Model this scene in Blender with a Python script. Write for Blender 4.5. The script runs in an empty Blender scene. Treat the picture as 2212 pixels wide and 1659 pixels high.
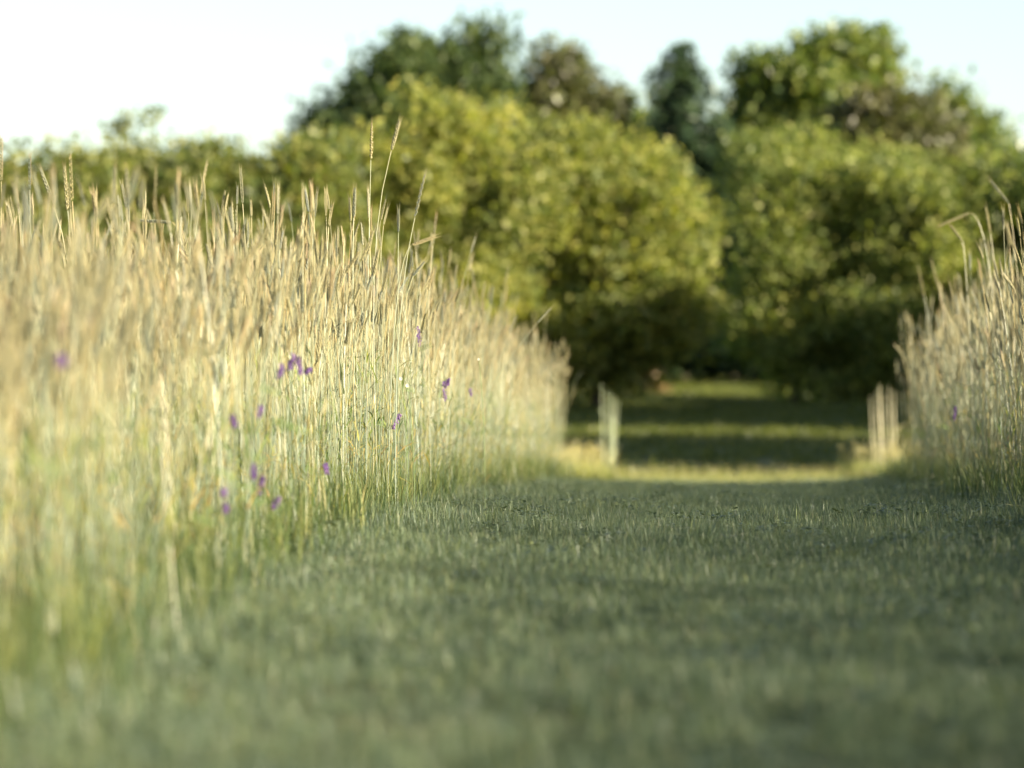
import bpy, math, random
import numpy as np
from mathutils import Vector, Matrix

R = math.radians
rng = np.random.default_rng(7)
random.seed(7)
scene = bpy.context.scene
COL = scene.collection

# ------------------------------------------------------------------ camera
CAM_H = 0.46
FPX = 2212 * 135 / 36.0            # focal length in pixels of a 2212 px wide picture
HOR = 900.0                        # horizon row in that picture
cam_d = bpy.data.cameras.new('camera')
cam_d.lens = 135; cam_d.sensor_width = 36
cam_d.clip_start = 0.05; cam_d.clip_end = 3000
cam_d.dof.use_dof = True
cam_d.dof.focus_distance = 16.3
cam_d.dof.aperture_fstop = 2.3
cam = bpy.data.objects.new('camera', cam_d); COL.objects.link(cam)
cam.location = (0, 0, CAM_H)
cam.rotation_euler = (R(90) + math.atan((HOR - 829.5) / FPX), 0, 0)
scene.camera = cam

# ------------------------------------------------------------------ light
SUN_EL, SUN_AZ = 16.5, 121.0       # azimuth clockwise from the view direction (+Y)
world = bpy.data.worlds.new('World'); scene.world = world; world.use_nodes = True
wn = world.node_tree; wn.nodes.clear()
sky = wn.nodes.new('ShaderNodeTexSky'); sky.sky_type = 'NISHITA'; sky.sun_disc = False
sky.sun_elevation = R(SUN_EL); sky.sun_rotation = R(SUN_AZ)
sky.air_density = 1.0; sky.dust_density = 1.2; sky.ozone_density = 1.0
bg = wn.nodes.new('ShaderNodeBackground'); bg.inputs['Strength'].default_value = 0.064
wo = wn.nodes.new('ShaderNodeOutputWorld')
wn.links.new(sky.outputs[0], bg.inputs[0]); wn.links.new(bg.outputs[0], wo.inputs[0])
sun_d = bpy.data.lights.new('sun', 'SUN'); sun_d.energy = 5.0; sun_d.angle = R(0.6); sun_d.color = (1.0, 0.87, 0.66)
sun = bpy.data.objects.new('sun', sun_d); COL.objects.link(sun)
sdir = Vector((math.sin(R(SUN_AZ)) * math.cos(R(SUN_EL)), math.cos(R(SUN_AZ)) * math.cos(R(SUN_EL)), math.sin(R(SUN_EL))))
sun.rotation_euler = sdir.to_track_quat('Z', 'Y').to_euler()
sun.location = sdir * 60
vs = scene.view_settings
vs.view_transform = 'Standard'; vs.look = 'None'; vs.gamma = 1.0; vs.use_curve_mapping = False
vs.exposure = 2.1
scene.render.engine = 'CYCLES'
cy = scene.cycles
cy.max_bounces = 4; cy.diffuse_bounces = 3; cy.glossy_bounces = 2; cy.transmission_bounces = 4; cy.transparent_max_bounces = 8
cy.use_denoising = True
cy.use_adaptive_sampling = False
cy.caustics_reflective = False; cy.caustics_refractive = False
cy.sample_clamp_indirect = 6

# ------------------------------------------------------------------ place helpers
def at(px, py, d):
    """world point seen at (px, py) of the 2212x1659 picture, d metres ahead"""
    return Vector(((px - 1106) / FPX * d, d, CAM_H + (HOR - py) / FPX * d))
def edge_l(d): return -1.513 + 0.052 * d + 0.12 * np.clip((10.5 - d) / 4.5, 0, 1)
def edge_r(d): return 1.25 + 0.066 * d
_gd = np.array([-60, 0, 8, 16, 19, 22, 25, 30, 35, 40, 45, 50, 60, 72, 90, 110, 130, 900.])
_gz = np.array([-.3, -.225, -.112, -.005, -.02, -.05, -.08, -.13, -.20, -.17, -.03, .11, .36, .64, 1.06, 1.52, 1.7, 1.7])
def ground(x, d):
    x = np.asarray(x, float); d = np.asarray(d, float)
    z = np.interp(d, _gd, _gz)
    l = edge_l(d); r = edge_r(d)
    u = np.clip((x - l) / (r - l), -0.5, 1.5) * 2 - 1
    z = z + 0.07 * np.clip(np.abs(u), 0, 1.2) ** 2 * np.clip((d - 2) / 10, 0, 1) * np.clip((44 - d) / 8, 0, 1)
    z = z + 0.006 * np.sin(x * 3.1 + d * 1.7) + 0.008 * np.sin(x * 1.3 - d * 0.9 + 1)
    return z
def gz(x, d): return float(ground(x, d))

# ------------------------------------------------------------------ materials
MATS = {}
def new_mat(name):
    m = bpy.data.materials.new(name); m.use_nodes = True
    m.node_tree.nodes.clear(); MATS[name] = m
    return m, m.node_tree
def N(nt, t, **kw):
    n = nt.nodes.new(t)
    for k, v in kw.items(): setattr(n, k, v)
    return n
def mixc(nt, fac, a, b, blend='MIX'):
    n = N(nt, 'ShaderNodeMix', data_type='RGBA', blend_type=blend)
    for sock, v in ((n.inputs[0], fac), (n.inputs[6], a), (n.inputs[7], b)):
        if hasattr(v, 'is_linked') or isinstance(v, bpy.types.NodeSocket): nt.links.new(v, sock)
        elif isinstance(v, tuple): sock.default_value = (*v, 1)
        else: sock.default_value = v
    return n.outputs[2]
def attr(nt, name):
    return N(nt, 'ShaderNodeAttribute', attribute_name=name).outputs['Fac']
def ramp(nt, fac, stops):
    n = N(nt, 'ShaderNodeValToRGB')
    el = n.color_ramp.elements
    while len(el) < len(stops): el.new(0.5)
    for e, (p, c) in zip(el, stops): e.position = p; e.color = (*c, 1)
    nt.links.new(fac, n.inputs[0]); return n.outputs[0]
def leaf_shader(nt, colour, trans=0.4, rough=0.45, spec=0.35, tint=(1.15, 1.2, 0.55)):
    """thin vegetable tissue: a glossy skin over diffuse reflection and transmission"""
    p = N(nt, 'ShaderNodeBsdfPrincipled')
    p.inputs['Roughness'].default_value = rough
    p.inputs['Specular IOR Level'].default_value = spec
    nt.links.new(colour, p.inputs['Base Color'])
    t = N(nt, 'ShaderNodeBsdfTranslucent')
    nt.links.new(mixc(nt, 1.0, colour, tint, 'MULTIPLY'), t.inputs[0])
    mx = N(nt, 'ShaderNodeMixShader'); mx.inputs[0].default_value = trans
    nt.links.new(p.outputs[0], mx.inputs[1]); nt.links.new(t.outputs[0], mx.inputs[2])
    o = N(nt, 'ShaderNodeOutputMaterial'); nt.links.new(mx.outputs[0], o.inputs[0])
def objrand(nt): return N(nt, 'ShaderNodeObjectInfo').outputs['Random']
def math_n(nt, op, a, b):
    n = N(nt, 'ShaderNodeMath', operation=op)
    for s, v in zip(n.inputs, (a, b)):
        if isinstance(v, bpy.types.NodeSocket): nt.links.new(v, s)
        else: s.default_value = v
    return n.outputs[0]

def rye_mats():
    m, nt = new_mat('rye_stem')
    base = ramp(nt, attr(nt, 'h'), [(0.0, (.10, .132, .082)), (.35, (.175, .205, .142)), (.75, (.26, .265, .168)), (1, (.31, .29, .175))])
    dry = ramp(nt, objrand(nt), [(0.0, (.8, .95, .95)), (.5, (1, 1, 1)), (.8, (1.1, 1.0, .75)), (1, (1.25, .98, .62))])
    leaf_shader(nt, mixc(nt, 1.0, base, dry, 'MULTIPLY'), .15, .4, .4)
    m, nt = new_mat('rye_ear')
    r = objrand(nt)
    c = ramp(nt, r, [(0, (.13, .16, .13)), (.22, (.20, .215, .15)), (.4, (.245, .24, .142)), (.7, (.28, .267, .145)), (1, (.285, .252, .132))])
    c2 = mixc(nt, attr(nt, 'r'), (.72, .74, .72), (1.15, 1.1, 1.05))
    leaf_shader(nt, mixc(nt, 1.0, c, c2, 'MULTIPLY'), .25, .5, .3)
    m, nt = new_mat('rye_awn')
    c = ramp(nt, objrand(nt), [(0, (.28, .26, .15)), (.65, (.29, .25, .14)), (1, (.31, .20, .13))])
    leaf_shader(nt, c, .35, .45, .3)
    m, nt = new_mat('rye_leaf')
    c = ramp(nt, attr(nt, 'r'), [(0, (.09, .16, .05)), (.45, (.16, .23, .06)), (.7, (.30, .31, .08)), (.85, (.48, .34, .10)), (1, (.46, .30, .13))])
    leaf_shader(nt, c, .45, .4, .4)
rye_mats()

def grass_mat(name, stops, trans=.4, rough=.4, spec=.45):
    m, nt = new_mat(name)
    c = ramp(nt, attr(nt, 'r'), stops)
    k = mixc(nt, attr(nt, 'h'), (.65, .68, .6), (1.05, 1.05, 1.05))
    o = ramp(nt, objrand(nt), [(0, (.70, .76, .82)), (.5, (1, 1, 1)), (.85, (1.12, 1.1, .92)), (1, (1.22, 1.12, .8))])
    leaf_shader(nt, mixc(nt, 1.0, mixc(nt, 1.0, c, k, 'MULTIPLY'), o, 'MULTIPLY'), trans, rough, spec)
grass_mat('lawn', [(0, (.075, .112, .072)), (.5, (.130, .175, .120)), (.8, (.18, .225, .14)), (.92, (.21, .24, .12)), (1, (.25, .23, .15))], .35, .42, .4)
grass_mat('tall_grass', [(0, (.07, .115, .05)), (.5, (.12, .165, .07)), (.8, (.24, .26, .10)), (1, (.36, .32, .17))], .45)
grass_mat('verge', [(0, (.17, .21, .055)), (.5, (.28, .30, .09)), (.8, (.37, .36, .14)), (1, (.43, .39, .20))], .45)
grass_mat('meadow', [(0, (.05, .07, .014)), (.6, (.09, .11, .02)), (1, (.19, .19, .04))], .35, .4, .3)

def tree_leaf_mat(name, stops, trans=.45, rough=.4, spec=.4):
    m, nt = new_mat(name)
    c = ramp(nt, attr(nt, 'r'), stops)
    k = ramp(nt, attr(nt, 'k'), [(0, (.62, .68, .72)), (.5, (1, 1, 1)), (1, (1.3, 1.2, .9))])
    leaf_shader(nt, mixc(nt, 1.0, c, k, 'MULTIPLY'), trans, rough, spec, (1.17, 1.26, .5))
tree_leaf_mat('leaf_bright', [(0, (.085, .125, .03)), (.6, (.215, .23, .055)), (1, (.34, .33, .095))], .5, .5, .35)
tree_leaf_mat('leaf_hedge', [(0, (.075, .115, .03)), (.6, (.155, .175, .047)), (1, (.26, .25, .08))], .48, .5, .35)
tree_leaf_mat('leaf_silver', [(0, (.085, .13, .04)), (.6, (.205, .235, .062)), (1, (.34, .345, .12))], .5, .5, .28)
tree_leaf_mat('leaf_dark', [(0, (.032, .055, .022)), (.6, (.055, .085, .028)), (1, (.09, .12, .035))], .38, .5, .25)
tree_leaf_mat('leaf_brown', [(0, (.055, .06, .028)), (.5, (.085, .085, .036)), (1, (.11, .135, .045))], .35)
tree_leaf_mat('leaf_oak', [(0, (.05, .09, .025)), (.6, (.11, .15, .035)), (1, (.21, .235, .055))], .42)
tree_leaf_mat('needle', [(0, (.022, .045, .022)), (1, (.04, .07, .03))], .2, .5, .3)
tree_leaf_mat('leaf_dry', [(0, (.24, .16, .09)), (1, (.36, .25, .15))], .35)

def bark():
    m, nt = new_mat('bark')
    tc = N(nt, 'ShaderNodeTexCoord'); mp = N(nt, 'ShaderNodeMapping'); mp.inputs['Scale'].default_value = (9, 9, 1.6)
    nt.links.new(tc.outputs['Object'], mp.inputs[0])
    nz = N(nt, 'ShaderNodeTexNoise'); nz.inputs['Scale'].default_value = 3; nz.inputs['Detail'].default_value = 6
    nt.links.new(mp.outputs[0], nz.inputs['Vector'])
    c = ramp(nt, nz.outputs[0], [(.3, (.035, .028, .02)), (.7, (.14, .11, .08))])
    p = N(nt, 'ShaderNodeBsdfPrincipled'); p.inputs['Roughness'].default_value = .9
    nt.links.new(c, p.inputs['Base Color'])
    b = N(nt, 'ShaderNodeBump'); b.inputs['Strength'].default_value = .8; b.inputs['Distance'].default_value = .02
    nt.links.new(nz.outputs[0], b.inputs['Height']); nt.links.new(b.outputs[0], p.inputs['Normal'])
    o = N(nt, 'ShaderNodeOutputMaterial'); nt.links.new(p.outputs[0], o.inputs[0])
bark()
def soil():
    m, nt = new_mat('soil')
    tc = N(nt, 'ShaderNodeTexCoord')
    nz = N(nt, 'ShaderNodeTexNoise'); nz.inputs['Scale'].default_value = 1.3; nz.inputs['Detail'].default_value = 8
    nz2 = N(nt, 'ShaderNodeTexNoise'); nz2.inputs['Scale'].default_value = 45; nz2.inputs['Detail'].default_value = 4
    nt.links.new(tc.outputs['Object'], nz.inputs['Vector']); nt.links.new(tc.outputs['Object'], nz2.inputs['Vector'])
    c = ramp(nt, nz2.outputs[0], [(.3, (.055, .075, .03)), (.55, (.085, .095, .045)), (.75, (.14, .115, .07))])
    c = mixc(nt, nz.outputs[0], c, mixc(nt, 1.0, c, (1.3, 1.15, .9), 'MULTIPLY'))
    p = N(nt, 'ShaderNodeBsdfPrincipled'); p.inputs['Roughness'].default_value = .95
    p.inputs['Specular IOR Level'].default_value = .15
    nt.links.new(c, p.inputs['Base Color'])
    b = N(nt, 'ShaderNodeBump'); b.inputs['Strength'].default_value = .7; b.inputs['Distance'].default_value = .02
    nt.links.new(nz2.outputs[0], b.inputs['Height']); nt.links.new(b.outputs[0], p.inputs['Normal'])
    o = N(nt, 'ShaderNodeOutputMaterial'); nt.links.new(p.outputs[0], o.inputs[0])
soil()
def simple(name, stops, trans=.3, rough=.5):
    m, nt = new_mat(name)
    leaf_shader(nt, ramp(nt, attr(nt, 'r'), stops), trans, rough, .3, (1.1, 1.0, 1.1))
simple('vetch_petal', [(0, (.09, .05, .19)), (.5, (.17, .09, .27)), (1, (.30, .18, .38))], .4)
simple('white_petal', [(0, (.55, .56, .46)), (1, (.66, .66, .58))], .35)
simple('vetch_green', [(0, (.10, .17, .06)), (1, (.20, .27, .09))], .35)
simple('stalk_green', [(0, (.34, .40, .25)), (1, (.46, .50, .32))], .1)
simple('stalk_tan', [(0, (.46, .44, .29)), (1, (.58, .54, .36))], .1)

# ------------------------------------------------------------------ mesh helpers
class MB:
    def __init__(s): s.v = []; s.f = []; s.h = []; s.r = []; s.m = []
    def add(s, vs, fs, h=0.5, r=0.5, m=0):
        b = len(s.v)
        s.v.extend([tuple(v) for v in vs])
        hs = h if hasattr(h, '__len__') else [h] * len(vs)
        s.h.extend(hs); s.r.extend([r] * len(vs))
        s.f.extend([tuple(i + b for i in f) for f in fs]); s.m.extend([m] * len(fs))
    def tube(s, pts, rads, sides=3, h=None, r=.5, m=0):
        vs = []; hs = []; n = len(pts)
        for i, p in enumerate(pts):
            p = Vector(p)
            t = (Vector(pts[min(i + 1, n - 1)]) - Vector(pts[max(i - 1, 0)])).normalized()
            a = t.cross(Vector((0.31, 0.95, 0.05))); a.normalize(); b = t.cross(a)
            for k in range(sides):
                an = 2 * math.pi * k / sides
                vs.append(p + (a * math.cos(an) + b * math.sin(an)) * rads[i]); hs.append(h[i] if h else i / (n - 1))
        fs = []
        for i in range(n - 1):
            for k in range(sides):
                k2 = (k + 1) % sides
                fs.append((i * sides + k, i * sides + k2, (i + 1) * sides + k2, (i + 1) * sides + k))
        fs.append(tuple(range(sides))[::-1]); fs.append(tuple((n - 1) * sides + k for k in range(sides)))
        s.add(vs, fs, hs, r, m)
    def ribbon(s, pts, widths, side, h=None, r=.5, m=0, fold=0.0):
        vs = []; hs = []; n = len(pts); side = Vector(side)
        for i, p in enumerate(pts):
            p = Vector(p); w = widths[i] / 2
            vs.append(p - side * w); vs.append(p + side * w); hs += [h[i] if h else i / (n - 1)] * 2
        s.add(vs, [(2 * i, 2 * i + 1, 2 * i + 3, 2 * i + 2) for i in range(n - 1)], hs, r, m)
    def mesh(s, name, mats):
        me = bpy.data.meshes.new(name)
        me.from_pydata(s.v, [], s.f)
        for mm in mats: me.materials.append(MATS[mm])
        for an, vals in (('h', s.h), ('r', s.r)):
            a = me.attributes.new(an, 'FLOAT', 'POINT'); a.data.foreach_set('value', np.array(vals, 'f'))
        if len(mats) > 1: me.polygons.foreach_set('material_index', np.array(s.m, 'i'))
        me.update(); return me

def link(name, me, parent=None):
    o = bpy.data.objects.new(name, me); COL.objects.link(o)
    if parent: o.parent = parent
    return o
def tag(o, label=None, cat=None, group=None, kind=None):
    for k, v in (('label', label), ('category', cat), ('group', group), ('kind', kind)):
        if v: o[k] = v
    return o
def empty(name, loc):
    o = bpy.data.objects.new(name, None); COL.objects.link(o); o.location = loc
    o.empty_display_size = .05
    return o

_gn = None
def scatter(name, pts, rots, scl, idx, protos):
    """one object whose points carry copies of the prototype meshes (crop, grass)"""
    col = bpy.data.collections.new(name + '_kinds')
    for i, me in enumerate(protos):
        col.objects.link(bpy.data.objects.new('%s_kind_%02d' % (name, i), me))
    me = bpy.data.meshes.new(name)
    me.vertices.add(len(pts)); me.vertices.foreach_set('co', np.asarray(pts, 'f').ravel())
    a = me.attributes.new('rot', 'FLOAT_VECTOR', 'POINT'); a.data.foreach_set('vector', np.asarray(rots, 'f').ravel())
    a = me.attributes.new('scl', 'FLOAT', 'POINT'); a.data.foreach_set('value', np.asarray(scl, 'f'))
    a = me.attributes.new('idx', 'INT', 'POINT'); a.data.foreach_set('value', np.asarray(idx, 'i'))
    o = link(name, me)
    ng = bpy.data.node_groups.new(name + '_scatter', 'GeometryNodeTree')
    ng.interface.new_socket('Geometry', in_out='INPUT', socket_type='NodeSocketGeometry')
    ng.interface.new_socket('Geometry', in_out='OUTPUT', socket_type='NodeSocketGeometry')
    gi = ng.nodes.new('NodeGroupInput'); go = ng.nodes.new('NodeGroupOutput')
    ci = ng.nodes.new('GeometryNodeCollectionInfo'); ci.inputs['Collection'].default_value = col
    ci.inputs['Separate Children'].default_value = True; ci.inputs['Reset Children'].default_value = True
    ip = ng.nodes.new('GeometryNodeInstanceOnPoints'); ip.inputs['Pick Instance'].default_value = True
    def na(n, t):
        x = ng.nodes.new('GeometryNodeInputNamedAttribute'); x.data_type = t; x.inputs['Name'].default_value = n
        return x.outputs['Attribute']
    ng.links.new(gi.outputs[0], ip.inputs['Points']); ng.links.new(ci.outputs[0], ip.inputs['Instance'])
    ng.links.new(na('idx', 'INT'), ip.inputs['Instance Index'])
    e2r = ng.nodes.new('FunctionNodeEulerToRotation')
    ng.links.new(na('rot', 'FLOAT_VECTOR'), e2r.inputs[0]); ng.links.new(e2r.outputs[0], ip.inputs['Rotation'])
    ng.links.new(na('scl', 'FLOAT'), ip.inputs['Scale'])
    ng.links.new(ip.outputs[0], go.inputs[0])
    md = o.modifiers.new('scatter', 'NODES'); md.node_group = ng
    return o

# ------------------------------------------------------------------ ground
def build_ground():
    xs = np.unique(np.concatenate([np.linspace(-900, -20, 12), np.linspace(-20, -4, 17), np.linspace(-4, 6, 61), np.linspace(6, 25, 20), np.linspace(25, 900, 12)]))
    ys = np.unique(np.concatenate([np.linspace(-60, 0, 10), np.linspace(0, 50, 201), np.linspace(50, 130, 60), np.linspace(130, 1500, 12)]))
    X, Y = np.meshgrid(xs, ys)
    Z = ground(X, Y)
    v = np.stack([X, Y, Z], -1).reshape(-1, 3)
    nx = len(xs); f = []
    for j in range(len(ys) - 1):
        for i in range(nx - 1):
            a = j * nx + i; f.append((a, a + 1, a + nx + 1, a + nx))
    me = bpy.data.meshes.new('ground'); me.from_pydata(v.tolist(), [], f); me.materials.append(MATS['soil'])
    me.polygons.foreach_set('use_smooth', [True] * len(f)); me.update()
    o = link('ground', me); tag(o, 'soil and mown turf under the grass and the rye', 'ground', kind='structure')
build_ground()

# ------------------------------------------------------------------ rye
def bez(p0, p1, p2, p3, n):
    out = []
    for i in range(n):
        t = i / (n - 1); u = 1 - t
        out.append(Vector(p0) * u ** 3 + Vector(p1) * 3 * u * u * t + Vector(p2) * 3 * u * t * t + Vector(p3) * t ** 3)
    return out
def ear_parts(base, tip, bend, ms, mb_ear, mb_awn, rr, awn=.036, width=1.0, nrow=14):
    """two ranks of overlapping spikelets along a slightly bent axis, each with its awn"""
    base = Vector(base); tip = Vector(tip); ax = (tip - base); L = ax.length; ax.normalize()
    s = ax.cross(Vector((math.cos(rr.uniform(0, 6.28)), math.sin(rr.uniform(0, 6.28)), .1))).normalized()
    q = ax.cross(s)
    bend = Vector(bend)
    for i in range(nrow):
        t = (i + .3) / nrow
        c = base + ax * (L * t) + bend * (L * (t * t - t))
        w = width * (0.55 + 0.75 * math.sin(math.pi * min(1, t * .8 + .2)) ** .7)
        for sg in (-1, 1, 0):
            out = s * sg if sg else q * (1 if i % 2 else -1)
            dirn = (ax + out * (.15 if sg else .11)).normalized()
            o = c + out * (.0022 * w) + ax * ((.35 * L / nrow) if sg > 0 else 0)
            ll = .0135 * (.9 + rr.random() * .25); ww = .0024 * w
            b2 = dirn.cross(out).normalized(); a2 = b2.cross(dirn)
            vs = [o, o + dirn * ll * .45 + a2 * ww, o + dirn * ll * .4 + b2 * ww, o + dirn * ll * .45 - a2 * ww * .8, o + dirn * ll * .4 - b2 * ww, o + dirn * ll]
            mb_ear.add(vs, [(0, 2, 1), (0, 3, 2), (0, 4, 3), (0, 1, 4), (5, 1, 2), (5, 2, 3), (5, 3, 4), (5, 4, 1)], t, rr.random(), ms[0])
            if sg or rr.random() < .5:
                al = awn * (.7 + .6 * rr.random()); p = o + dirn * ll * .85
                d2 = (ax + out * (.10 + .08 * rr.random()) + q * rr.uniform(-.06, .06)).normalized()
                sd = d2.cross(Vector((0, 1, 0.2))).normalized() * .00055
                mb_awn.add([p - sd, p + sd, p + d2 * al], [(0, 1, 2)], t, rr.random(), ms[1])
def leaf_strip(mb, p, az, L, w, up, droop, rr, m, n=5, r=None):
    side = Vector((-math.sin(az), math.cos(az), rr.uniform(-.5, .5))).normalized()
    pts = []; ws = []
    pos = Vector(p); el = up
    for i in range(n):
        pts.append(pos.copy()); t = i / (n - 1)
        ws.append(w * (0.7 + .5 * t if t < .4 else (1 - t) / .6 * .95 + .03))
        pos = pos + Vector((math.cos(az) * math.cos(el), math.sin(az) * math.cos(el), math.sin(el))) * (L / (n - 1))
        el -= droop / (n - 1) * (0.5 + 1.2 * t)
    mb.ribbon(pts, ws, side, None, rr.random() if r is None else r, m)

def rye_geometry(H, rr, lean=.08, parts=None, path=None, nleaf=None):
    """stem, ear, awns and leaves of one stalk whose ear tip stands H high"""
    one = parts is None
    mbs = [MB()] * 4 if one else [MB(), MB(), MB(), []]
    ids = (0, 1, 2, 3) if one else (0, 0, 0, 0)
    a = rr.uniform(0, 6.28); dv = Vector((math.cos(a), math.sin(a), 0))
    L = rr.uniform(.075, .105)
    if path is None:
        ln = abs(rr.gauss(0, lean)) * H
        top = Vector((0, 0, H - L)) + dv * ln
        st = bez((0, 0, 0), Vector((0, 0, H * .35)) + dv * ln * .1, Vector((0, 0, H * .7)) + dv * ln * .5, top, 6)
        tg = (st[-1] - st[-2]).normalized()
        nod = abs(rr.gauss(0, .22))
        tg = (tg + dv * nod * .6 - Vector((0, 0, nod * .2))).normalized()
        tip = top + tg * L; bend = dv * .08 * rr.random()
    else:
        st, tip, bend = path; top = st[-1]
    rad = rr.uniform(.0015, .0021)
    n = len(st)
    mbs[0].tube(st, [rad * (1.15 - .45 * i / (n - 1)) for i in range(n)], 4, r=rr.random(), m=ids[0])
    ear_parts(top, tip, bend, (ids[1], ids[2]), mbs[1], mbs[2], rr, width=rr.uniform(.8, 1.1) if path is None else rr.uniform(1.1, 1.3))
    nl = rr.choice((1, 2, 2, 3)) if nleaf is None else nleaf
    for k in range(nl):
        t = rr.uniform(.08, .62); i = t * (n - 1); i0 = int(i); p = st[i0].lerp(st[min(i0 + 1, n - 1)], i - i0)
        if not one: mbs[3].append(MB())
        leaf_strip(mbs[3] if one else mbs[3][-1], p, rr.uniform(0, 6.28), rr.uniform(.08, .17), rr.uniform(.004, .0085), rr.uniform(.5, 1.4), rr.uniform(.3, 2.4), rr, ids[3], r=min(1, max(0, rr.gauss(.5 if t > .3 else .62, .25))))
    return mbs[0] if one else mbs

RMATS = ('rye_stem', 'rye_ear', 'rye_awn', 'rye_leaf')
rr = random.Random(3)
CLASSES = [.62, .75, .88, .98, 1.07, 1.15, 1.22, 1.29, 1.37, 1.46]
rye_protos = []; NV = 5
for ci, H in enumerate(CLASSES):
    for k in range(NV):
        rye_protos.append(rye_geometry(H, rr).mesh('rye_kind_mesh', RMATS))

RK = ([5, 8, 12, 16, 20], [.65, .71, .82, .94, 1.0])
def rye_height(n, d):
    k = np.interp(d, RK[0], RK[1])
    h = rng.normal(1.04, .13, n)
    low = rng.random(n) < .22; h[low] = rng.uniform(.72, 1.1, low.sum())
    hi = rng.random(n) < .035; h[hi] = rng.uniform(1.32, 1.46, hi.sum())
    return h * k
def rye_idx(h):
    c = np.array(CLASSES); ci = np.abs(h[:, None] - c[None]).argmin(1)
    return ci * NV + rng.integers(0, NV, len(h)), np.clip(h / c[ci], .9, 1.08)
def rye_points(side):
    if side == 'l':
        d = rng.uniform(3, 37.2, 90000); x = rng.uniform(-9.5, .6, 90000)
        e = edge_l(d) + .10 * np.sin(d * 2.3) + .06 * np.sin(d * 5.1 + 1) + rng.normal(0, .05, len(d))
        m = (x < e) & (x > -.135 * d - 2.4) & (d < 37 + .5 * np.sin(x * 3))
        dep = e - x
    else:
        d = rng.uniform(-9, 33.6, 90000); x = rng.uniform(.5, 8.6, 90000)
        e = edge_r(d) + .08 * np.sin(d * 2.1 + 2) + .05 * np.sin(d * 4.7) + rng.normal(0, .05, len(d))
        m = (x > e) & (x < e + 3.4) & (d < 33.4 + .4 * np.sin(x * 3))
        dep = x - e
    x, d, dep = x[m], d[m], dep[m]
    keep = rng.random(len(x)) < np.where(dep < .8, 1.0, .55 if side == 'l' else .36)
    return x[keep], d[keep]
for side, nm, lab in (('l', 'rye_field_left', 'dense field of pale ripening rye left of the mown path'), ('r', 'rye_field_right', 'dense field of pale ripening rye right of the mown path')):
    x, d = rye_points(side)
    h = rye_height(len(x), d); idx, sc = rye_idx(h)
    tl = np.where(rng.random(len(x)) < .10, .17, .045)
    rot = np.stack([rng.normal(0, 1, len(x)) * tl, rng.normal(0, 1, len(x)) * tl, rng.uniform(0, 6.28, len(x))], 1)
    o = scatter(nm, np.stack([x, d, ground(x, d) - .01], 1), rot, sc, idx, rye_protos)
    tag(o, lab, 'rye field', kind='stuff')
    print(nm, len(x))

# stalks that can be told apart: 1) the ones that stand out of the crop
def stalk_thing(mbs, loc, label, group):
    t = empty('rye_stalk', loc); tag(t, label, 'rye stalk', group)
    s = link('stem', mbs[0].mesh('stem', RMATS[:1]), t)
    e = link('ear', mbs[1].mesh('ear', RMATS[1:2]), t)
    link('awns', mbs[2].mesh('awns', RMATS[2:3]), e)
    for m in mbs[3]: link('leaf', m.mesh('leaf', RMATS[3:4]), t)
    return t
def special(eb, tip, d, label, ctrl=None, foot=0.0, leaves=1):
    """eb, tip: where the ear's base and tip stand; ctrl bends the top of the stem"""
    E = at(*eb, d); T = at(*tip, d)
    bx = E.x + foot; base = Vector((bx, d, gz(bx, d) - .01))
    E = E - base; T = T - base
    if ctrl: C2 = at(*ctrl, d) - base; C1 = Vector((C2.x * .3, 0, C2.z * .45))
    else:
        ax = (T - E).normalized(); C2 = E - Vector((ax.x, 0, ax.z)) * E.z * .3; C1 = Vector((0, 0, E.z * .4))
    T.y += .01
    n = 14 if ctrl else 9
    st = bez((0, 0, 0), C1, C2, E, n)
    stalk_thing(rye_geometry(1, rr, parts=True, path=(st, T, Vector((0, 0, 0))), nleaf=leaves), base, label, 'tall rye stalks above the crop')
special((801, 345), (803, 268), 16.6, 'tallest straight rye stalk with upright ear, left of the tall leaning one', foot=-.02)
special((845, 325), (862, 263), 16.5, 'tallest rye stalk with ear leaning right, beside the tall straight one', foot=-.06)
special((896, 470), (917, 378), 15.9, 'tall rye stalk leaning right, right of the two tallest stalks', foot=-.08)
special((764, 470), (766, 408), 16.4, 'thin upright rye stalk left of the tallest straight one', foot=.01)
special((797, 472), (795, 412), 16.8, 'upright rye ear just beneath the tallest straight ear', foot=.02)
special((673, 470), (672, 404), 17.6, 'broad upright rye ear alone above the crop, left of the thin one', foot=.01)
special((524, 440), (519, 366), 16.3, 'sharp upright rye stalk alone before the hedge, left of the middle', foot=.05)
special((433, 420), (446, 352), 20.5, 'blurred rye ear leaning right above the left of the crop', foot=-.05)
special((156, 435), (150, 333), 15.2, 'high rye ear against the hedge near the left border, taller of a pair', foot=.03)
special((146, 455), (138, 362), 15.4, 'rye ear standing just left of the high ear near the left border', foot=.04)
special((64, 410), (63, 343), 15.6, 'rye ear with two pointed tips near the left border', foot=.01)
special((112, 432), (87, 366), 15.6, 'rye ear leaning left near the left border', foot=.06)
special((2, 392), (1, 300), 15.2, 'rye stalk cut by the left border of the picture, highest there', foot=.01)
special((244, 440), (247, 365), 12.4, 'blurred golden rye ear, left one of two side by side', foot=.01)
special((275, 455), (272, 368), 12.2, 'blurred golden rye ear, right one of two side by side', foot=.01)
special((334, 455), (336, 364), 22.5, 'blurred pinkish rye ear before the hedge, right of the golden pair', foot=.01)
special((372, 480), (305, 476), 15.9, 'rye stalk bowed over to the left with its ear level', ctrl=(415, 500), foot=.06)
special((888, 530), (937, 512), 16.4, 'rye stalk bowed over to the right with a grey green level ear', ctrl=(850, 560), foot=-.1)
special((935, 530), (942, 466), 18.8, 'soft upright rye ear right of the bowed grey green ear', foot=-.01)
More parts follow.
